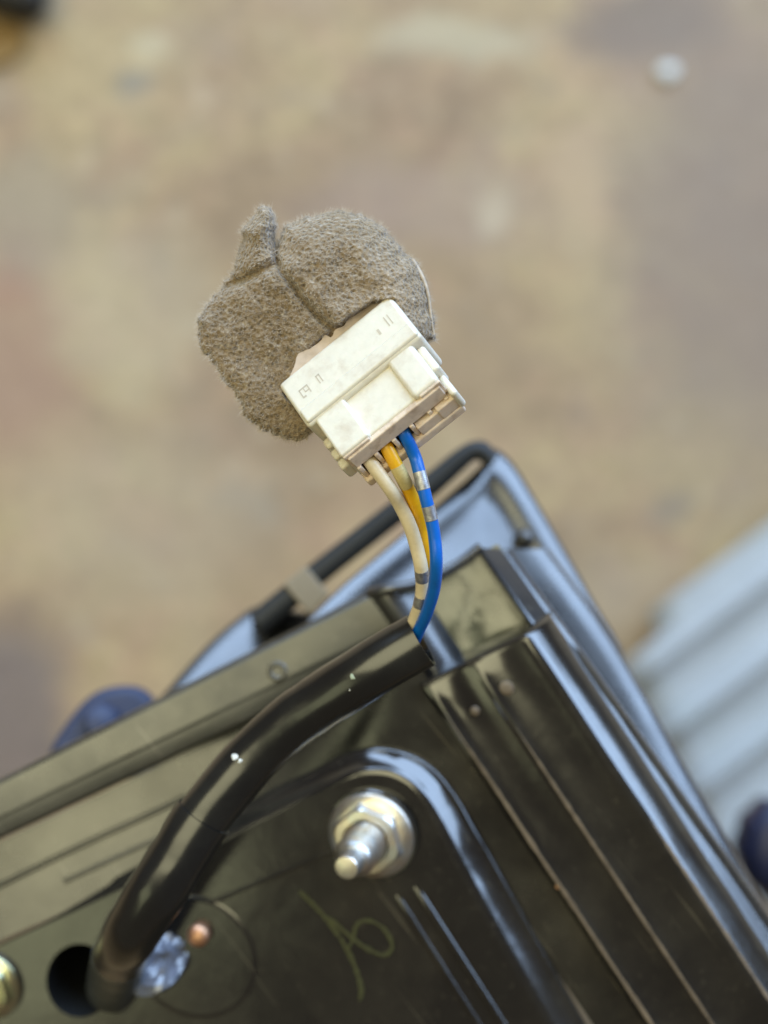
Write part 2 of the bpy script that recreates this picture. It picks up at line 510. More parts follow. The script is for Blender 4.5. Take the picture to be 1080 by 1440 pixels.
# flange nut + stud
def nut_and_stud(px, py, h, axis, mat, stud_len, scale=1.0):
    o = PL.at(px, py, h * mm)
    ax = Vector(axis).normalized()
    s = mm * scale
    w = MB(); w.lathe([(6.7 * s, -0.4 * s), (6.7 * s, 0.25 * s), (6.5 * s, 0.45 * s), (3 * s, 0.45 * s)], o, ax, 48)
    wo = w.build('washer', M_paint, unit, angle=40)
    b = MB()
    b.lathe([(5.2 * s, 0.46 * s), (6.25 * s, 0.5 * s), (6.3 * s, 0.9 * s), (6.1 * s, 1.2 * s), (5.3 * s, 1.65 * s), (4.4 * s, 2.0 * s)], o, ax, 56)
    # hexagon with chamfered top
    ref = (Vector((0.35, 1, 0)) - ax * Vector((0.35, 1, 0)).dot(ax)).normalized(); bb = ax.cross(ref)
    def hexring(rad, hh, rmax):
        out = []
        for k in range(48):
            q = 2 * math.pi * k / 48
            loc = (q + math.pi / 6) % (math.pi / 3) - math.pi / 6
            r = min(rad / math.cos(loc), rmax)
            out.append(o + ax * hh * s + (ref * math.cos(q) + bb * math.sin(q)) * r * s)
        return out
    b.loft([hexring(4.6, 1.4, 9), hexring(4.6, 2.3, 9), hexring(4.6, 2.8, 4.95), hexring(4.3, 3.1, 4.6), hexring(3.3, 3.2, 3.5), hexring(2.9, 2.8, 3.0)], True, False, False)
    n = b.build('flange_nut', mat, unit, angle=32)
    if stud_len:
        t = MB()
        prof = [(2.6 * s, 2 * s)]
        hh = 3.0
        while hh < 3.0 + stud_len - 2.9:
            prof += [(2.95 * s, hh * s), (2.95 * s, (hh + 0.12) * s), (2.62 * s, (hh + 0.42) * s), (2.62 * s, (hh + 0.5) * s)]
            hh += 0.8
        prof += [(2.55 * s, hh * s), (1.85 * s, (hh + 0.55) * s), (1.8 * s, (hh + 2.5) * s), (1.55 * s, (hh + 2.9) * s), (0.9 * s, (hh + 3.05) * s), (1e-6, (hh + 3.1) * s)]
        t.lathe(prof, o, ax, 36)
        t.build('threaded_stud', M_zinc, unit, angle=45)
    return n
nut_and_stud(524, 1172, PH, (-0.30, -0.19, 0.93), M_zinc, 8.0)
nut_and_stud(-14, 1384, PH, NRM, M_zinc_green, 0, 0.82)

# faded marker scribble on the plate
def stroke(pts, r, name, mat, plane, h, parent):
    path = catmull([(400 + x / 2.4545, 1000 + y / 2.4545, 0) for x, y in pts], 6)
    rows = [[], [], []]
    n = len(path)
    for i, p in enumerate(path):
        t = (path[min(i + 1, n - 1)] - path[max(i - 1, 0)]).normalized()
        nn = Vector((-t.y, t.x, 0))
        wv = r * (0.75 + 0.5 * noise.noise(Vector((p.x / 9, p.y / 9, 1.0))))
        if i in (0, n - 1): wv *= 0.3
        for k, s in enumerate((-1, 0, 1)):
            q = p + nn * wv * s
            rows[k].append(plane.at(q.x, q.y, (h + (0.05 if s == 0 else 0)) * mm))
    b = MB(); b.loft(rows)
    return b.build(name, mat, parent, angle=180, wn=False)
stroke([(50, 620), (130, 700), (190, 780), (225, 840), (250, 900), (265, 960), (260, 1000)], 4.2, 'marker_stroke', M_chalk, PL, PH + 0.03, unit)
stroke([(150, 710), (230, 780), (290, 822), (345, 842), (372, 812), (352, 762), (312, 730), (272, 724), (246, 745), (236, 790), (214, 826)], 3.6, 'marker_stroke', M_chalk, PL, PH + 0.10, unit)

# ribbed corner
ea_p, eb_p = PL.at(600, 960), PL.at(918, 1440)
EB = (eb_p - ea_p).normalized()
EA = NRM.cross(EB)
if EA.x < 0: EA = -EA
def loc(px, py):
    p = PL.at(px, py) - PL.o
    return p.dot(EA), p.dot(EB)
s1 = loc(600, 960)[0]; s2 = loc(860, 1224)[0]; s3 = loc(742, 893)[0]
sE = s3
prof = []
def bead(s, w, h):
    return [(s - w, 0), (s - w * 0.6, h * 0.35), (s - w * 0.25, h * 0.9), (s, h), (s + w * 0.25, h * 0.9), (s + w * 0.6, h * 0.35), (s + w, 0)]
prof += [(s1 - 1.6 * mm, -4 * mm), (s1 - 1.3 * mm, -0.4 * mm)] + bead(s1, 0.95 * mm, 0.55 * mm) + [(lerp(s1, s2, t_), -0.28 * mm * math.sin(math.pi * t_) ** 2) for t_ in (0.2, 0.35, 0.5, 0.65, 0.8)]
prof += bead(s2, 0.95 * mm, 0.45 * mm)
prof += [(lerp(s2, sE, t_), -0.30 * mm * math.sin(math.pi * t_) ** 2) for t_ in (0.2, 0.35, 0.5, 0.65, 0.8)]
prof += [ (sE - 0.8 * mm, 0.05 * mm), (sE - 0.35 * mm, 0.02 * mm), (sE, -0.16 * mm), (sE + 0.35 * mm, -0.5 * mm),
         (sE + 0.9 * mm, -1.15 * mm), (sE + 1.15 * mm, -1.6 * mm), (sE + 2.9 * mm, -3.6 * mm), (sE + 3.1 * mm, -6 * mm)]
tA, tB = loc(600, 960)[1], loc(742, 893)[1]
def ttop(s):
    f_ = (s - s1) / (sE - s1)
    return lerp(tA, tB, f_)
t_end = loc(1000, 1560)[1]
rows = []
steps = [(-0.35, -7), (-0.3, -1.2), (-0.18, -0.5), (0.05, -0.18), (0.3, -0.05), (0.7, 0.0)]
for dt, dh in steps:
    rows.append([PL.o + EA * s + EB * (ttop(s) + dt * mm) + NRM * ((h if h < 0 else h * (0 if dt < 1 else 0.5)) + dh * mm) for s, h in prof])
N = 26
for i in range(1, N + 1):
    f_ = i / N
    rows.append([PL.o + EA * (s + 0.00012 * noise.noise(Vector((s * 300, f_ * 5, 0)))) + EB * lerp(ttop(s) + 0.7 * mm, t_end, f_)
                 + NRM * (h + 0.00016 * noise.noise(Vector((s * 160, f_ * 7, 3)))) for s, h in prof])
b = MB(); b.loft(rows)
b.build('ribbed_corner', M_paint, unit, angle=60, wn=False)
# warm reflection along the crests, painted as tan strips
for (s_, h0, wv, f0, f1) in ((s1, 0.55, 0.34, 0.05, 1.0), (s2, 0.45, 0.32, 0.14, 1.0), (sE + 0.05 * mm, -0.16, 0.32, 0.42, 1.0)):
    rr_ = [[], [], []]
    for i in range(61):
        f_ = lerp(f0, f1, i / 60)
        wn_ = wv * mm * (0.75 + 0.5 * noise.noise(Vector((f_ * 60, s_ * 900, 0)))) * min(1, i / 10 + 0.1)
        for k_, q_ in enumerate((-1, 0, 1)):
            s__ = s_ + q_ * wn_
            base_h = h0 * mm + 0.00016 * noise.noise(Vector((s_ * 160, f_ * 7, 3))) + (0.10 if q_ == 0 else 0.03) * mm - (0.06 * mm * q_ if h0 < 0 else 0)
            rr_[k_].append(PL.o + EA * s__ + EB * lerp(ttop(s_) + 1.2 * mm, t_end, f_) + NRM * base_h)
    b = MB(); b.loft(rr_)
    b.build('crest_glint', M_glint_speck, unit, angle=180, wn=False)
# weld drips and specks on the ribs
for (px, py, r, m) in ((785, 1247, 0.45, M_copper), (712, 968, 1.1, M_glint_speck), (668, 1000, 0.7, M_glint_speck), (753, 1058, 0.75, M_speck)):
    b = MB(); b.lathe([(r * mm, -0.1 * mm), (r * 0.85 * mm, 0.03 * mm), (r * 0.4 * mm, 0.06 * mm), (1e-6, 0.07 * mm)], PL.at(px, py, 0.0 if r > 0.65 else 0.3 * mm), NRM, 12)
    b.build('paint_speck', m, unit, angle=80)

# side wall right of the ribbed corner
def wl(x0, y0, x1, y1, h, n=20, wob=0.0):
    return [PL.at(lerp(x0, x1, i / n) + wob * noise.noise(Vector((i * 0.7, h, 0))), lerp(y0, y1, i / n), (h - 8.0 * max(0, 1 - i / 4.5) ** 1.3) * mm) for i in range(n + 1)]
b = MB()
b.loft([wl(664, 772, 1120, 1428, -9), wl(668, 770, 1122, 1424, -3.6), wl(674, 769, 1126, 1420, -3.2), wl(682, 771, 1133, 1417, -3.5, wob=2),
        wl(704, 772, 1150, 1411, -5.5, wob=3), wl(707, 772, 1153, 1410, -5.7), wl(715, 773, 1164, 1409, -5.9), wl(718, 774, 1167, 1408, -6.4), wl(720, 775, 1169, 1408, -13)])
b.build('side_wall', M_bracket, unit, angle=50)
# side flange lower still
Lf = [(700, 772), (756, 850), (823, 950), (893, 1050), (973, 1165), (1053, 1280), (1113, 1367)]
Rf = [(770, 772), (800, 812), (850, 882), (900, 965), (955, 1062), (1030, 1190), (1110, 1330)]
Lc = catmull([(x, y, 0) for x, y in Lf], 5); Rc = catmull([(x, y, 0) for x, y in Rf], 5)
rows = []
for f_, D in ((0, 0.2182), (0.12, 0.2183), (0.3, 0.2187), (0.6, 0.2195), (0.9, 0.2204), (1.0, 0.2212), (1.02, 0.224)):
    rows.append([P(lerp(a.x, c_.x, f_), lerp(a.y, c_.y, f_), D) for a, c_ in zip(Lc, Rc)])
b = MB(); b.loft(rows)
b.build('side_flange', M_bracket, unit, angle=70, wn=False)

# pocket between bar and ribbed corner
b = MB()
G = Plane(690, 850, 0.2066, -0.09, 0.05)
rows = []
for j in range(9):
    row = []
    for i in range(11):
        x = lerp(lerp(560, 640, j / 8), lerp(700, 790, j / 8), i / 10)
        y = lerp(lerp(835, 950, j / 8), lerp(765, 890, j / 8), i / 10)
        row.append(G.at(x, y, 0.7 * mm * noise.noise(Vector((x / 45, y / 45, 2.0)))))
    rows.append(row)
b.loft(rows)
b.build('pocket_floor', M_pocket, unit, angle=180, wn=False)
b = MB()
def pw(pts, D):
    return catmull([P(x, y, D) for x, y in pts], 6)
b.loft([pw([(522, 842), (566, 905), (596, 962)], 0.2065), pw([(533, 838), (572, 895), (606, 952)], 0.2034), pw([(545, 836), (585, 892), (618, 948)], 0.2033),
        pw([(585, 833), (618, 882), (652, 934)], 0.2052), pw([(592, 832), (624, 880), (660, 930)], 0.2066)])
b.build('pocket_wall', M_bracket, unit, angle=80, wn=False)
b = MB(); b.tube(catmull([P(520, 834, .2050), P(545, 829, .2030), P(590, 820, .2035), P(640, 796, .2045), P(676, 769, .2050)], 6), [0.8 * mm] * 25, 10)
b.build('pocket_lip', M_bracket, unit, angle=80)

# slotted bracket behind the unit
bracket = thing('slotted_bracket', 'blue grey glossy bracket with long slot behind the unit, under the wires', 'bracket', P(690, 760, 0.245))
KB = Plane(640, 740, 0.238, 0.20, 0.40)
ol = [(420, 905), (462, 842), (560, 757), (640, 688), (662, 668), (680, 650), (690, 634), (700, 632), (722, 652), (752, 700), (790, 765), (835, 845), (880, 930), (850, 990), (640, 960), (500, 960)]
oc = [(p.x, p.y) for p in catmull([(x, y, 0) for x, y in ol], 4, True)]
ctr = (660, 830)
rows = []
for f_, h in ((1.0, -1.5), (1.0, -0.5), (0.985, -0.2), (0.95, 0.0), (0.90, 0.15), (0.84, 0.15), (0.78, -0.2), (0.70, -0.9), (0.62, -1.1)):
    rows.append([KB.at(lerp(ctr[0], x, f_), lerp(ctr[1], y, f_), h * mm) for x, y in oc])
b = MB(); b.loft(rows, True, False, True)
b.build('bracket_plate', M_bracket, bracket, angle=50, wn=False)
# outer bar of the slot, its shade put into a flat black, in two lengths
oo = catmull([(352, 862, 0), (432, 797, 0), (515, 732, 0), (596, 669, 0), (640, 634, 0), (664, 621, 0), (684, 622, 0), (700, 640, 0)], 6)
ii = catmull([(372, 893, 0), (453, 823, 0), (536, 757, 0), (616, 694, 0), (653, 660, 0), (667, 648, 0), (677, 650, 0), (685, 660, 0)], 6)
b = MB()
rows = []
for f_, D in ((0, .245), (0, .2368), (0.12, .2358), (0.5, .2355), (0.88, .2359), (1, .2369), (1, .245)):
    rows.append([P(lerp(p.x, q.x, f_), lerp(p.y, q.y, f_), D) for p, q in zip(oo, ii)])
b.loft(rows)
b.build('dark_slot_bar', M_shade, bracket, angle=80, wn=False)
b = MB()
cc = [(398, 822), (430, 796), (464, 836), (436, 866)]  # added block in floor colour, stands in for a see-through gap
b.loft([[P(x, y, .2352) for x, y in cc], [P(x, y, .2395) for x, y in cc]], True, True, True)
b.build('floor_gap_block', M_beige, bracket, 0.0004)
b = MB()
AP = Plane(340, 920, 0.2405, 0.04, 0.50)
ao = [(215, 1000), (238, 966), (290, 908), (335, 868), (362, 852), (392, 856), (440, 862), (470, 880), (440, 925), (360, 975), (280, 1010)]
oc2 = [(p.x, p.y) for p in catmull([(x, y, 0) for x, y in ao], 4, True)]
b.loft([[AP.at(lerp(345, x, f_), lerp(925, y, f_), h * mm) for x, y in oc2] for f_, h in ((1, -9), (1, -1.2), (0.97, -0.4), (0.92, 0), (0.5, 0.3))], True, True, True)
b.build('bracket_arm', M_bracket, bracket, angle=80, wn=False)
b = MB(); b.lathe([(1.6 * mm, -2 * mm), (1.6 * mm, 0.6 * mm), (1.2 * mm, 1.4 * mm), (0.5 * mm, 1.8 * mm), (1e-6, 1.85 * mm)], KB.at(737, 757, 0), (0.2, 0.3, 1), 16)
b.build('weld_nub', M_bracket, bracket, angle=80)

# blue lug peeping over the bar
lug = thing('blue_lug', 'small rounded blue lug showing above the long olive bar', 'lug', P(145, 1020, 0.262))
lo = [(70, 1060), (92, 1020), (120, 985), (150, 968), (190, 965), (215, 980), (225, 1010), (215, 1060), (150, 1090), (90, 1085)]
lc = [(p.x, p.y) for p in catmull([(x, y, 0) for x, y in lo], 4, True)]
LP = Plane(145, 1020, 0.25, 0.05, 0.16)
rows = []
for f_, h in ((1.0, -10), (1.0, -2), (0.96, -0.8), (0.86, -0.1), (0.75, 0)):
    rows.append([LP.at(lerp(148, x, f_), lerp(1025, y, f_), h * mm) for x, y in lc])
b = MB(); b.loft(rows, True, True, True)
b.build('lug_body', M_blue_lug, lug, angle=60)
b = MB(); b.lathe([(3.4 * mm, -1 * mm), (3.4 * mm, 1.2 * mm), (2.8 * mm, 1.8 * mm), (1.2 * mm, 2.2 * mm), (1e-6, 2.3 * mm)], LP.at(143, 1016, 0), (0.2, 0.4, 1), 6)
b.build('lug_bolt', M_blue_lug, lug, angle=50)

b = MB(); b.tube([P(185, 1055, .252), P(205, 1080, .245), P(232, 1125, .2195)], 3 * mm, 14)
b.build('lug_stem', M_blue_lug, lug, angle=60)
b = MB(); b.tube([P(640, 905, .2345), P(665, 950, .228), P(700, 1010, .2005)], 3.5 * mm, 14)
b.build('bracket_strut', M_bracket, bracket, angle=60)

# ------------------------------------------------------------------ background items on the floor
# pale corrugated sheet, leaning beside the unit
sh = MB()
SP = Plane(1000, 1000, 0.836, 0.0, 0.0)
u_dir = Vector((0.80, -0.60))      # across the ridges is perpendicular, in pixels
perp = Vector((0.60, 0.80))
rows = []
NS = 120
for i in range(NS + 1):
    s = lerp(-30, 470, i / NS)
    ph = (s % 104) / 104
    hgt = 10.0 * (0.5 - 0.5 * math.cos(2 * math.pi * min(max((ph - 0.08) / 0.62, 0), 1))) ** 1.0
    row = []
    for j in range(13):
        r = lerp(0, 620, j / 12)
        x0_ = 868 + perp.x * s * 0.62
        y0_ = 930 + perp.y * s
        st = 46 if s < 12 else 0
        px, py = x0_ + (r + (70 if s < 10 else 0)) * u_dir.x, y0_ + (r + (70 if s < 10 else 0)) * u_dir.y
        row.append(SP.at(px, py, hgt * mm + 0.6 * mm * noise.noise(Vector((s / 40, r / 90, 0)))))
    rows.append(row)
sh.loft(rows)
tag(sh.build('corrugated_sheet', M_pale, None, angle=60, solid=0.002), 'pale blue corrugated plastic sheet right of the black unit', 'plastic sheet')
# navy knob
kn = thing('hand_knob', 'dark navy rounded knob at the right edge, against the pale sheet', 'knob', P(1092, 1200, 0.44))
KN = P(1094, 1196, 0.41)
b = MB()
rows = []
for r, h in ((9.5, -14), (11.2, -10), (12.2, -4), (12.0, 1), (10.6, 4.5), (7.5, 6.4), (3.0, 7.0), (0.01, 7.05)):
    rows.append([KN + Vector((math.cos(q) * (r + (0.45 * math.cos(10 * q) if h < 3 else 0)) * 0.95, math.sin(q) * (r + (0.45 * math.cos(10 * q) if h < 3 else 0)) * 1.22, h)) * 1.0
                 if False else KN + Vector((math.cos(q) * (r + (0.45 * math.cos(10 * q) if h < 3 else 0)) * 0.95 * mm, math.sin(q) * (r + (0.45 * math.cos(10 * q) if h < 3 else 0)) * 1.22 * mm, h * mm))
                 for q in (2 * math.pi * k / 60 for k in range(60))])
b.loft(rows, True, True, True)
b.build('knob_grip', M_navy, kn, angle=60)
b = MB(); b.tube([KN + Vector((0, 0, -0.014)), KN + Vector((0.075, -0.062, -0.22)), Vector((KN.x * 2.15, KN.y * 2.15, 0.003))], 5 * mm, 16)
b.build('knob_shaft', M_navy, kn, angle=60)
# black tool end, top left corner
tl = thing('tool_handle', 'black tool handle lying on the floor in the top left corner', 'tool', P(20, 5, H))
b = MB(); b.tube([P(-260, -120, H - 0.016), P(-60, -38, H - 0.016), P(30, -8, H - 0.016), P(56, 0, H - 0.016), P(66, 4, H - 0.015)],
                 [15 * mm, 15.5 * mm, 15 * mm, 13 * mm, 9 * mm], 24)
b.build('handle_grip', M_black_tool, tl, angle=60)
b = MB(); b.tube([P(-90, -50, H - 0.016), P(-82, -47, H - 0.016)], [16.2 * mm, 16.2 * mm], 24)
b.build('handle_collar', M_black_tool, tl, angle=60)
wd = MB()
wo = [(-40, 40), (10, 34), (34, 46), (36, 66), (18, 88), (-40, 96)]
wd.loft([[P(x, y, H - 0.0005) for x, y in wo], [P(x, y, H - 0.005) for x, y in wo]], True, True, True)
tag(wd.build('wood_chip', M_ochre, None, 0.001), 'ochre wood chip on the floor under the black tool handle', 'wood chip')
pb = MB()
po = P(938, 103, H)
rows = []
for r, h in ((3.6, 0.2), (5.4, 1.2), (6.0, 2.6), (5.0, 4.2), (2.6, 5.2), (0.01, 5.5)):
    rows.append([po + Vector((math.cos(q) * r * (1 + 0.14 * math.sin(2 * q + 0.6) + 0.06 * math.sin(5 * q)) * mm, math.sin(q) * r * (0.9 + 0.1 * math.sin(3 * q)) * mm, h * mm))
                 for q in (2 * math.pi * k / 24 for k in range(24))])
pb.loft(rows, True, True, True)
tag(pb.build('pebble', M_pebble, None, angle=60), 'single pale pebble on the floor near the dark stain', 'pebble')

# ------------------------------------------------------------------ cable harness
harness = thing('cable_harness', 'black sheathed cable with cream connector and white, yellow and blue wires', 'cable', P(165, 1372, 0.212))
# --- sheath
cl = [(158, 1388, .2125), (163, 1366, .2040), (171, 1338, .1955), (186, 1308, .1885), (220, 1253, .1842), (256, 1197, .1836), (293, 1139, .1836), (352, 1069, .1832),
      (402, 1022, .182), (448, 988, .1805), (522, 941, .1776), (592, 900, .1768)]
cp = catmull([P(*c) for c in cl], 7)
n = len(cp)
split = int(n * 0.53)
def sheath(pts, r_out, wall, name, mat, taper=0.0):
    b = MB()
    rad = [r_out * mm * (1 + 0.008 * noise.noise(Vector((i * 0.12, r_out, 0)))) for i in range(len(pts))]
    seg = 28
    b.tube(pts, rad, seg, False)
    for i_, q_ in enumerate(b.v):
        c__ = pts[i_ // seg]
        d__ = q_ - c__
        w_ = 1 + 0.035 * noise.noise(q_ * 260) + 0.018 * noise.noise(q_ * 900)
        b.v[i_] = c__ + Vector((d__.x, d__.y, d__.z * 0.93)) * w_
    b2 = MB(); b2.tube(pts, [q - wall * mm for q in rad], seg, False)
    b.add(b2.v, b2.f)
    L = len(pts) - 1
    b.add([b.v[L * seg + k] for k in range(seg)] + [b2.v[L * seg + k] for k in range(seg)],
          [(k, (k + 1) % seg, seg + (k + 1) % seg, seg + k) for k in range(seg)])
    b.add([b.v[k] for k in range(seg)] + [b2.v[k] for k in range(seg)],
          [(k, seg + k, seg + (k + 1) % seg, (k + 1) % seg) for k in range(seg)])
    return b.build(name, mat, harness, angle=50, wn=False)
sheath(cp[split - 2:], 3.62, 0.42, 'sheath', M_vinyl)
sheath(cp[3:split + 1], 3.92, 0.40, 'sheath_sleeve', M_vinyl)
sheath(cp[:14], 3.95, 0.5, 'sheath_cuff', M_clear)
# core inside the sheath keeps it dark
b = MB(); b.tube(cp[:-6], 2.8 * mm, 16); b.build('cable_core', M_shade, harness, angle=60)
# pale specks and scuff on the sheath
def blob(name, mat, p, nrm, t, a, bb, h):
    nrm = Vector(nrm).normalized(); t = Vector(t); t = (t - nrm * t.dot(nrm)).normalized(); c_ = nrm.cross(t)
    m_ = MB(); rows = []
    for f_, hh in ((1, -0.3), (0.95, 0.25), (0.7, 0.7), (0.35, 0.95), (0.01, 1.0)):
        rows.append([Vector(p) + nrm * (hh * h * mm) + (t * math.cos(q) * a + c_ * math.sin(q) * bb) * mm * f_ * (1 + 0.22 * math.sin(3 * q + a * 9))
                     for q in (2 * math.pi * k / 14 for k in range(14))])
    m_.loft(rows, True, True, True)
    return m_.build(name, mat, harness, angle=80)
def on_sheath(px, py, r, toward):
    base = min(cp, key=lambda q: (q - P(px, py, H - q.z)).length)
    p = P(px, py, H - base.z - r * 0.9 * mm)
    nrm = (p - base).normalized()
    return base + nrm * r * mm, nrm
for (px, py, a, bb, m) in ((502, 945, 1.05, 0.75, M_speck), (332, 1060, 0.9, 0.45, M_pebble), (338, 1070, 0.35, 0.25, M_pebble), (492, 969, 0.25, 0.12, M_pebble)):
    p, nr = on_sheath(px, py, 3.55, None)
    blob('pale_speck', m, p, nr, (1, 0.7, 0), a, bb, 0.12)
# crumpled film and copper rivet at the clamp
b = MB()
TP = Plane(236, 1338, .2065, 0.22, 0.46)
to = [(186, 1394), (216, 1398), (246, 1382), (264, 1348), (273, 1312), (268, 1276), (250, 1262), (226, 1290), (206, 1330), (190, 1362)]
tc = [(p.x, p.y) for p in catmull([(x, y, 0) for x, y in to], 3, True)]
rows = []
for f_, h in ((1.0, -3.5), (1.03, -1.2), (0.96, -0.3), (0.8, 0.1), (0.6, 0.25), (0.4, 0.3), (0.2, 0.3), (0.02, 0.3)):
    row = []
    for x, y in tc:
        px, py = lerp(236, x, f_), lerp(1336, y, f_)
        hh = h + (1.5 * noise.noise(Vector((px / 17, py / 17, 3.3))) + 0.5 * noise.noise(Vector((px / 8, py / 8, 6.1)))) * (1 if f_ < 1 else 0.2)
        row.append(TP.at(px, py, hh * mm))
    rows.append(row)
b.loft(rows, True, True, True)
b.build('crumpled_film', M_tape, harness, angle=24, wn=False)
b = MB(); b.lathe([(1.7 * mm, -1 * mm), (1.7 * mm, 0.6 * mm), (1.45 * mm, 1.1 * mm), (0.8 * mm, 1.4 * mm), (1e-6, 1.5 * mm)], PL.at(280, 1314, (PH + 0.6) * mm), (-0.1, -0.05, 1), 24)
b.build('copper_rivet', M_copper, unit, angle=60)

# --- connector
u3 = Vector((0.78, 0.62, 0.10)).normalized()
v3 = Vector((0.555, -0.83, 0.60)); v3 = (v3 - u3 * v3.dot(u3)).normalized()
w3 = v3.cross(u3).normalized()
if w3.z < 0: w3 = -w3
o3 = P(468, 477, 0.1665)          # middle of the foam-side top edge
CM = Matrix(((u3.x, v3.x, w3.x, o3.x), (u3.y, v3.y, w3.y, o3.y), (u3.z, v3.z, w3.z, o3.z), (0, 0, 0, 1))) @ Matrix.Diagonal((0.001, 0.00105, 0.001, 1))
conn = None
def cbox(name, mat, boxes, parent, bevel=0.0003, seg=3):
    global conn
    m_ = MB()
    for bx in boxes: m_.box(CM, *bx)
    return m_.build(name, mat, parent, bevel, seg)
W = 8.5
hood = cbox('connector_housing', M_ivory, [(-W, W, 0, 7.3, -7.6, 0)], harness, 0.00055)
cbox('housing_lip', M_ivory, [(-W + 0.3, W - 0.2, 5.0, 7.0, -1, 0.42)], hood, 0.00035)
# rear half, stepped in
cbox('rear_shell', M_ivory, [(-7.3, 6.9, 6.9, 12.85, -7.2, -0.85)], hood, 0.0004)
cbox('latch_tab', M_ivory, [(-7.35, -3.1, 6.8, 13.05, -1.6, -0.15)], hood, 0.0004)
cbox('latch_tab', M_ivory, [(3.3, 6.95, 6.8, 13.05, -1.6, -0.2)], hood, 0.0006)
# end face: walls, dividers and open cavities
cbox('end_wall', M_ivory_end, [(-6.9, 6.5, 12.8, 13.5, -3.5, -1.0)], hood, 0.0002)
cbox('end_step', M_ivory_end, [(-7.2, -3.4, 12.8, 13.25, -3.2, -0.5)], hood, 0.00015)
cbox('end_step', M_ivory_end, [(4.0, 6.9, 12.8, 13.25, -3.2, -0.5)], hood, 0.00015)
for k, uu in enumerate((-6.6, -4.1, -1.5, 1.1, 3.7, 6.2)):
    cbox('cavity_divider', M_ivory_end, [(uu - 0.28, uu + 0.28, 12.7, 13.7, -6.0, -3.4)], hood, 0.00012)
cbox('end_floor', M_ivory_end, [(-7.2, 7.2, 8.0, 14.2, -7.4, -5.9)], hood, 0.0003)
cbox('end_block', M_ivory_end, [(1.4, 7.5, 12.6, 14.0, -6.0, -4.1)], hood, 0.0002)
cbox('end_block', M_ivory_end, [(4.4, 7.6, 12.6, 14.1, -5.9, -3.7)], hood, 0.0002)
cbox('cavity_shade', M_shade, [(-6.3, 6.2, 12.5, 12.95, -5.9, -3.4)], hood, 0)  # black plate painted in as the shade inside the cavities
# side clips
for vv in (7.6, 9.4, 11.0):
    cbox('side_clip', M_ivory, [(-8.5, -7.2, vv, vv + 1.35, -6.2, -3.4)], hood, 0.0004)
cbox('side_rail', M_ivory, [(6.8, 7.9, 7.6, 11.4, -4.6, -1.0)], hood, 0.0004)
cbox('side_rail', M_ivory, [(6.8, 7.7, 11.2, 14.3, -6.2, -2.6)], hood, 0.0004)
# moulded marks
for bx in ((-6.9, -5.6, 2.6, 2.75, 0, .03), (-6.9, -6.75, 2.6, 3.9, 0, .03), (-6.3, -6.2, 2.75, 3.3, 0, .03), (-6.3, -5.6, 3.25, 3.4, 0, .03), (-5.75, -5.6, 2.75, 3.8, 0, .03), (-6.75, -6.4, 3.7, 3.9, 0, .03),
           (-4.3, -3.75, 2.5, 2.62, 0, .03), (-4.3, -4.15, 2.5, 3.7, 0, .03), (-3.9, -3.75, 2.5, 3.7, 0, .03),
           (4.7, 5.0, 2.9, 3.7, 0, .03), (6.2, 6.35, 2.1, 3.6, 0, .03), (6.7, 6.82, 2.1, 3.6, 0, .03)):
    cbox('moulded_mark', M_mark, [bx], hood, 0)

# --- wires
def conn_pt(u, v, w): return CM @ Vector((u, v, w))
def Dof(p): return H - p.z
def wire(name, label, mat, u, pts, r, bands, bmat):
    a0, a1 = conn_pt(u, 11.8, -4.6), conn_pt(u, 12.9, -4.6)
    path = catmull([a0, a1] + [P(*q) for q in pts], 8)
    rr = [r * mm] * len(path)
    m_ = MB(); m_.tube(path, rr, 18)
    o = m_.build(name, mat, harness, angle=60, wn=False)
    o['label'] = label
    for y0, y1 in bands:
        sel = [q for q in path if y0 <= CY - q.y * F / (H - q.z) <= y1]
        # denser sample of the path between the two heights
        if len(sel) < 2: continue
        m_ = MB()
        m_.tube(catmull(sel, 3), [(r + 0.03 + 0.015 * math.sin(i * 2.3)) * mm for i in range((len(sel) - 1) * 3 + 1)], 18)
        bo = m_.build('ink_band', bmat, o, angle=60, wn=False)
    return o
wire('wire', 'cream white wire', M_wire_w, -5.3,
     [(546, 684, .1645), (563, 711, .1665), (577, 741, .1675), (586, 770, .1685), (592, 797, .1692), (594, 825, .1712), (591, 848, .1728), (584, 869, .1748), (572, 904, .1772), (535, 934, .1778)],
     0.84, [(799, 818), (836, 852)], M_band)
wire('wire', 'golden yellow wire', M_wire_y, -2.75,
     [(562, 664, .1642), (574, 688, .1660), (585, 713, .1675), (593, 741, .1695), (599, 768, .1702), (603, 795, .171), (603, 825, .1722), (597, 855, .174), (589, 882, .1760), (575, 908, .1776), (545, 930, .178)],
     0.82, [(653, 684)], M_band_y)
wire('wire', 'bright blue wire', M_wire_b, -0.15,
     [(583, 641, .1645), (589, 661, .1642), (594.5, 682, .1642), (600, 705, .1645), (606, 728, .165), (611, 755, .1655), (613.5, 789, .166), (611, 824, .1685), (602, 856, .1715), (591, 882, .1745), (577, 907, .1768), (545, 930, .1778)],
     0.77, [(661, 688), (709, 734)], M_band)

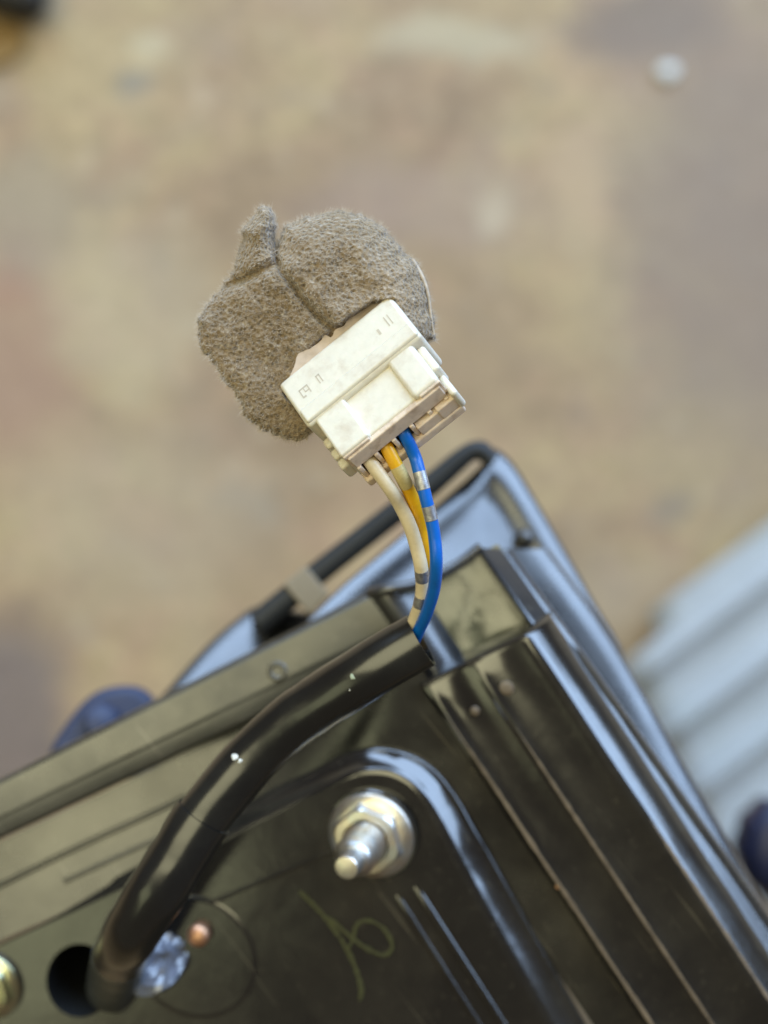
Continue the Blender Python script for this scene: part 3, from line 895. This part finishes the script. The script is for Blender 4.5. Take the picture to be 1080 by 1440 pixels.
# ------------------------------------------------------------------ foam wrap round the connector
foam = thing('foam_wrap', 'grey brown fuzzy foam pad wrapped around the back of the cream connector', 'foam pad', P(440, 460, 0.175))
out = [(612, 472), (607, 430), (600, 398), (585, 372), (562, 346), (535, 318), (506, 301), (472, 297), (438, 303), (408, 314), (396, 328), (390, 346), (387, 338), (386, 304), (376, 291), (360, 298), (343, 320), (338, 345), (330, 374), (316, 396), (300, 416), (283, 438), (278, 462), (284, 490), (293, 500), (297, 512), (306, 518), (318, 540), (334, 560), (347, 587), (372, 606), (404, 619), (436, 612),
       (470, 585), (520, 560), (575, 500), (604, 478)]
poly = np.array([(p.x, p.y) for p in catmull([(x, y, 0) for x, y in out], 5, True)])
rs = np.random.RandomState(3)
jit = np.array([noise.noise(Vector((x / 7, y / 7, 0.5))) * 4.2 + noise.noise(Vector((x / 2.5, y / 2.5, 4.5))) * 3.4 for x, y in poly])
d_ = np.roll(poly, -1, 0) - np.roll(poly, 1, 0)
nrm_ = np.stack([-d_[:, 1], d_[:, 0]], 1); nrm_ /= np.linalg.norm(nrm_, axis=1)[:, None]
poly = poly + nrm_ * jit[:, None]
def seg_dist(pts, a, bq):
    ab = bq - a
    t = np.clip(((pts[:, None, :] - a[None]) * ab[None]).sum(2) / (ab * ab).sum(1)[None], 0, 1)
    q = a[None] + t[..., None] * ab[None]
    dd = np.linalg.norm(pts[:, None, :] - q, axis=2)
    k = dd.argmin(1)
    return dd[np.arange(len(pts)), k], q[np.arange(len(pts)), k]
def inside(pts, pl):
    x, y = pts[:, 0], pts[:, 1]
    r = np.zeros(len(pts), bool)
    for (xa, ya), (xb, yb) in zip(pl, np.roll(pl, -1, 0)):
        c_ = ((ya > y) != (yb > y)) & (x < (xb - xa) * (y - ya) / (yb - ya + 1e-12) + xa)
        r ^= c_
    return r
STEP = 2.0
gx = np.arange(268, 622, STEP); gy = np.arange(286, 628, STEP)
GX, GY = np.meshgrid(gx, gy)
pts = np.stack([GX.ravel(), GY.ravel()], 1)
ins = inside(pts, poly)
dist, near = seg_dist(pts, poly, np.roll(poly, -1, 0))
cre = np.array([(388, 342), (389, 362), (396, 382), (412, 402), (432, 428), (452, 450), (474, 466)], float)
cd, _ = seg_dist(pts, cre[:-1], cre[1:])
cre2 = np.array([(318, 402), (345, 392), (388, 370)], float)
cd2, _ = seg_dist(pts, cre2[:-1], cre2[1:])
cq = np.array([(398, 553), (553, 424), (668, 590), (500, 680)], float)
cin = inside(pts, cq); cdq, _ = seg_dist(pts, cq, np.roll(cq, -1, 0))
csd = np.where(cin, -cdq, cdq)
tcar = np.clip((2 - csd) / 9, 0, 1); tcar = tcar * tcar * (3 - 2 * tcar)
prof_ = np.sqrt(np.clip(1 - (1 - np.clip(dist / 58, 0, 1)) ** 2, 0, 1))
nz = np.array([noise.noise(Vector((x / 30, y / 30, 1.7))) * 0.45 + noise.noise(Vector((x / 9, y / 9, 5.1))) * 0.12 + noise.noise(Vector((x / 3.2, y / 3.2, 8.3))) * 0.13 for x, y in pts])
top = 5.2 * prof_ + nz * np.clip(dist / 8, 0.25, 1) - 1.7 * np.exp(-(cd / 4.5) ** 2) * np.clip(dist / 10, 0, 1) - 1.1 * np.exp(-(cd2 / 6.0) ** 2)
for _ in range(260):
    k_ = rs.randint(len(pts)); rr_ = rs.uniform(2.0, 4.2)
    top -= rs.uniform(0.06, 0.34) * np.exp(-(((pts - pts[k_]) ** 2).sum(1)) / (rr_ * rr_))
# right lobe stands a little prouder than the left one
side = (pts[:, 0] - 388) * 0.74 - (pts[:, 1] - 366) * 0.66
top += 0.5 * np.clip(side / 12, -1, 1) * prof_
top -= 2.6 * np.clip((-side - 12) / 95, 0, 1) ** 1.2 * prof_
fq = np.array([(408, 552), (414, 512), (434, 490), (458, 470), (494, 444), (526, 424), (556, 424)], float)
fin = inside(pts, fq); fd, _ = seg_dist(pts, fq, np.roll(fq, -1, 0))
ft = np.clip((3 - np.where(fin, -fd, fd)) / 7, 0, 1)
top = np.minimum(top, top * (1 - ft) + np.minimum(top, 3.1) * ft)
top = top * (1 - tcar) + (-3.2) * tcar
bot = -4.6 * prof_ + nz * 0.5
bot = np.minimum(bot, top - 0.25)
snap = ins & (dist < STEP * 0.75)
D0 = 0.1712
fm = MB()
idx = -np.ones(len(pts), int)
cols_n = len(gx)
cell_ok = []
I = ins.reshape(GX.shape)
for j in range(I.shape[0] - 1):
    for i in range(I.shape[1] - 1):
        if I[j, i] and I[j, i + 1] and I[j + 1, i] and I[j + 1, i + 1]:
            k = j * cols_n + i
            cell_ok.append((k, k + 1, k + 1 + cols_n, k + cols_n))
used = np.unique(np.array(cell_ok).ravel())
cnt = {}
for c_ in cell_ok:
    for a in range(4):
        e_ = (c_[a], c_[(a + 1) % 4]); cnt[tuple(sorted(e_))] = cnt.get(tuple(sorted(e_)), 0) + 1
bverts = set(v_ for e_, n_ in cnt.items() if n_ == 1 for v_ in e_)
map_t, map_b = {}, {}
tv = []
for k in used:
    k = int(k)
    if k in bverts:
        x, y = near[k]
        h = -3.2 * tcar[k]
        p = P(x, y, D0 - h * mm)
        map_t[k] = map_b[k] = len(tv); tv.append(p)
    else:
        x, y = pts[k]
        map_t[k] = len(tv); tv.append(P(x, y, D0 - top[k] * mm))
        map_b[k] = len(tv); tv.append(P(x, y, D0 - bot[k] * mm))
fs = [tuple(map_t[k] for k in c_) for c_ in cell_ok] + [tuple(map_b[k] for k in reversed(c_)) for c_ in cell_ok]
fm.add(tv, fs)
fm.build('foam_pad', M_foam, foam, angle=180, wn=False)
# thin curled edge sticking out at the right
b = MB()
tail = catmull([P(580, 366, .170), P(594, 390, .1695), (P(602, 414, .1692)), P(606, 444, .1692), P(610, 471, .1695)], 6)
b.tube(tail, [0.30 * mm - 0.008 * mm * i for i in range(len(tail))], 8)
b.build('curled_edge', M_fibre, foam, angle=80)
# torn pinkish adhesive film behind the connector
b = MB()
fo = [(404, 545), (412, 518), (420, 497), (436, 490), (452, 478), (456, 470), (466, 474), (472, 463), (484, 458), (490, 446), (500, 438), (512, 434), (520, 428), (545, 424), (560, 440), (430, 560)]
fo = [(p.x + 2.0 * noise.noise(Vector((p.x / 4, p.y / 4, 0))), p.y + 2.0 * noise.noise(Vector((p.x / 4, p.y / 4, 7)))) for p in catmull([(x, y, 0) for x, y in fo], 3, True)]
b.loft([[P(x, y, 0.1686) for x, y in fo], [P(x, y, 0.1674) for x, y in fo]], True, True, True)
b.build('adhesive_film', M_pink, foam, 0, angle=30)
# fibres
fb = MB()
fv, ff = [], []
keys = [int(k) for k in used if int(k) not in bverts and tcar[int(k)] < 0.45]
rnd = random.Random(5)
def fibre(p, d, L, wdt):
    side_ = d.cross(Vector((0.2, 0.3, 1))).normalized() * wdt
    bend = Vector((rnd.uniform(-1, 1), rnd.uniform(-1, 1), rnd.uniform(-0.6, 0.6))) * L * 0.4
    k = len(fv)
    fv.extend([p - side_, p + side_, p + d * L * 0.6 + bend * 0.3 + side_ * 0.6, p + d * L * 0.6 + bend * 0.3 - side_ * 0.6, p + d * L + bend])
    ff.extend([(k, k + 1, k + 2, k + 3), (k + 3, k + 2, k + 4)])
sw = Vector((0.80, 0.42, 0.0))
for _ in range(17000):
    k = rnd.choice(keys)
    p = P(pts[k][0] + rnd.uniform(-1, 1), pts[k][1] + rnd.uniform(-1, 1), D0 - (top[k] - 0.05) * mm)
    d = (sw * rnd.choice((-1, 1)) * rnd.uniform(0.4, 1.0) + Vector((rnd.uniform(-.6, .6), rnd.uniform(-.6, .6), rnd.uniform(0.15, 0.9)))).normalized()
    fibre(p, d, rnd.uniform(0.2, 0.6) * mm, 0.021 * mm)
bl = list(bverts)
for _ in range(4200):
    k = rnd.choice(bl)
    if tcar[k] > 0.3: continue
    g = Vector((near[k][0] - pts[k][0], -(near[k][1] - pts[k][1]), 0))
    c_ = Vector((near[k][0] - 440, -(near[k][1] - 450), 0)).normalized()
    hgt = rnd.uniform(-1.5, 1.5)
    p = P(near[k][0] - c_.x * 3 + rnd.uniform(-2, 2), near[k][1] + c_.y * 3 + rnd.uniform(-2, 2), D0 - hgt * mm)
    d = (c_ * 0.9 + Vector((rnd.uniform(-.7, .7), rnd.uniform(-.7, .7), rnd.uniform(-.4, .6)))).normalized()
    fibre(p, d, rnd.uniform(0.4, 1.0) * mm, 0.017 * mm)
fb.add(fv, ff)
tag(fb.build('foam_fibres', M_fibre, foam, angle=180, smooth=False), kind='stuff')
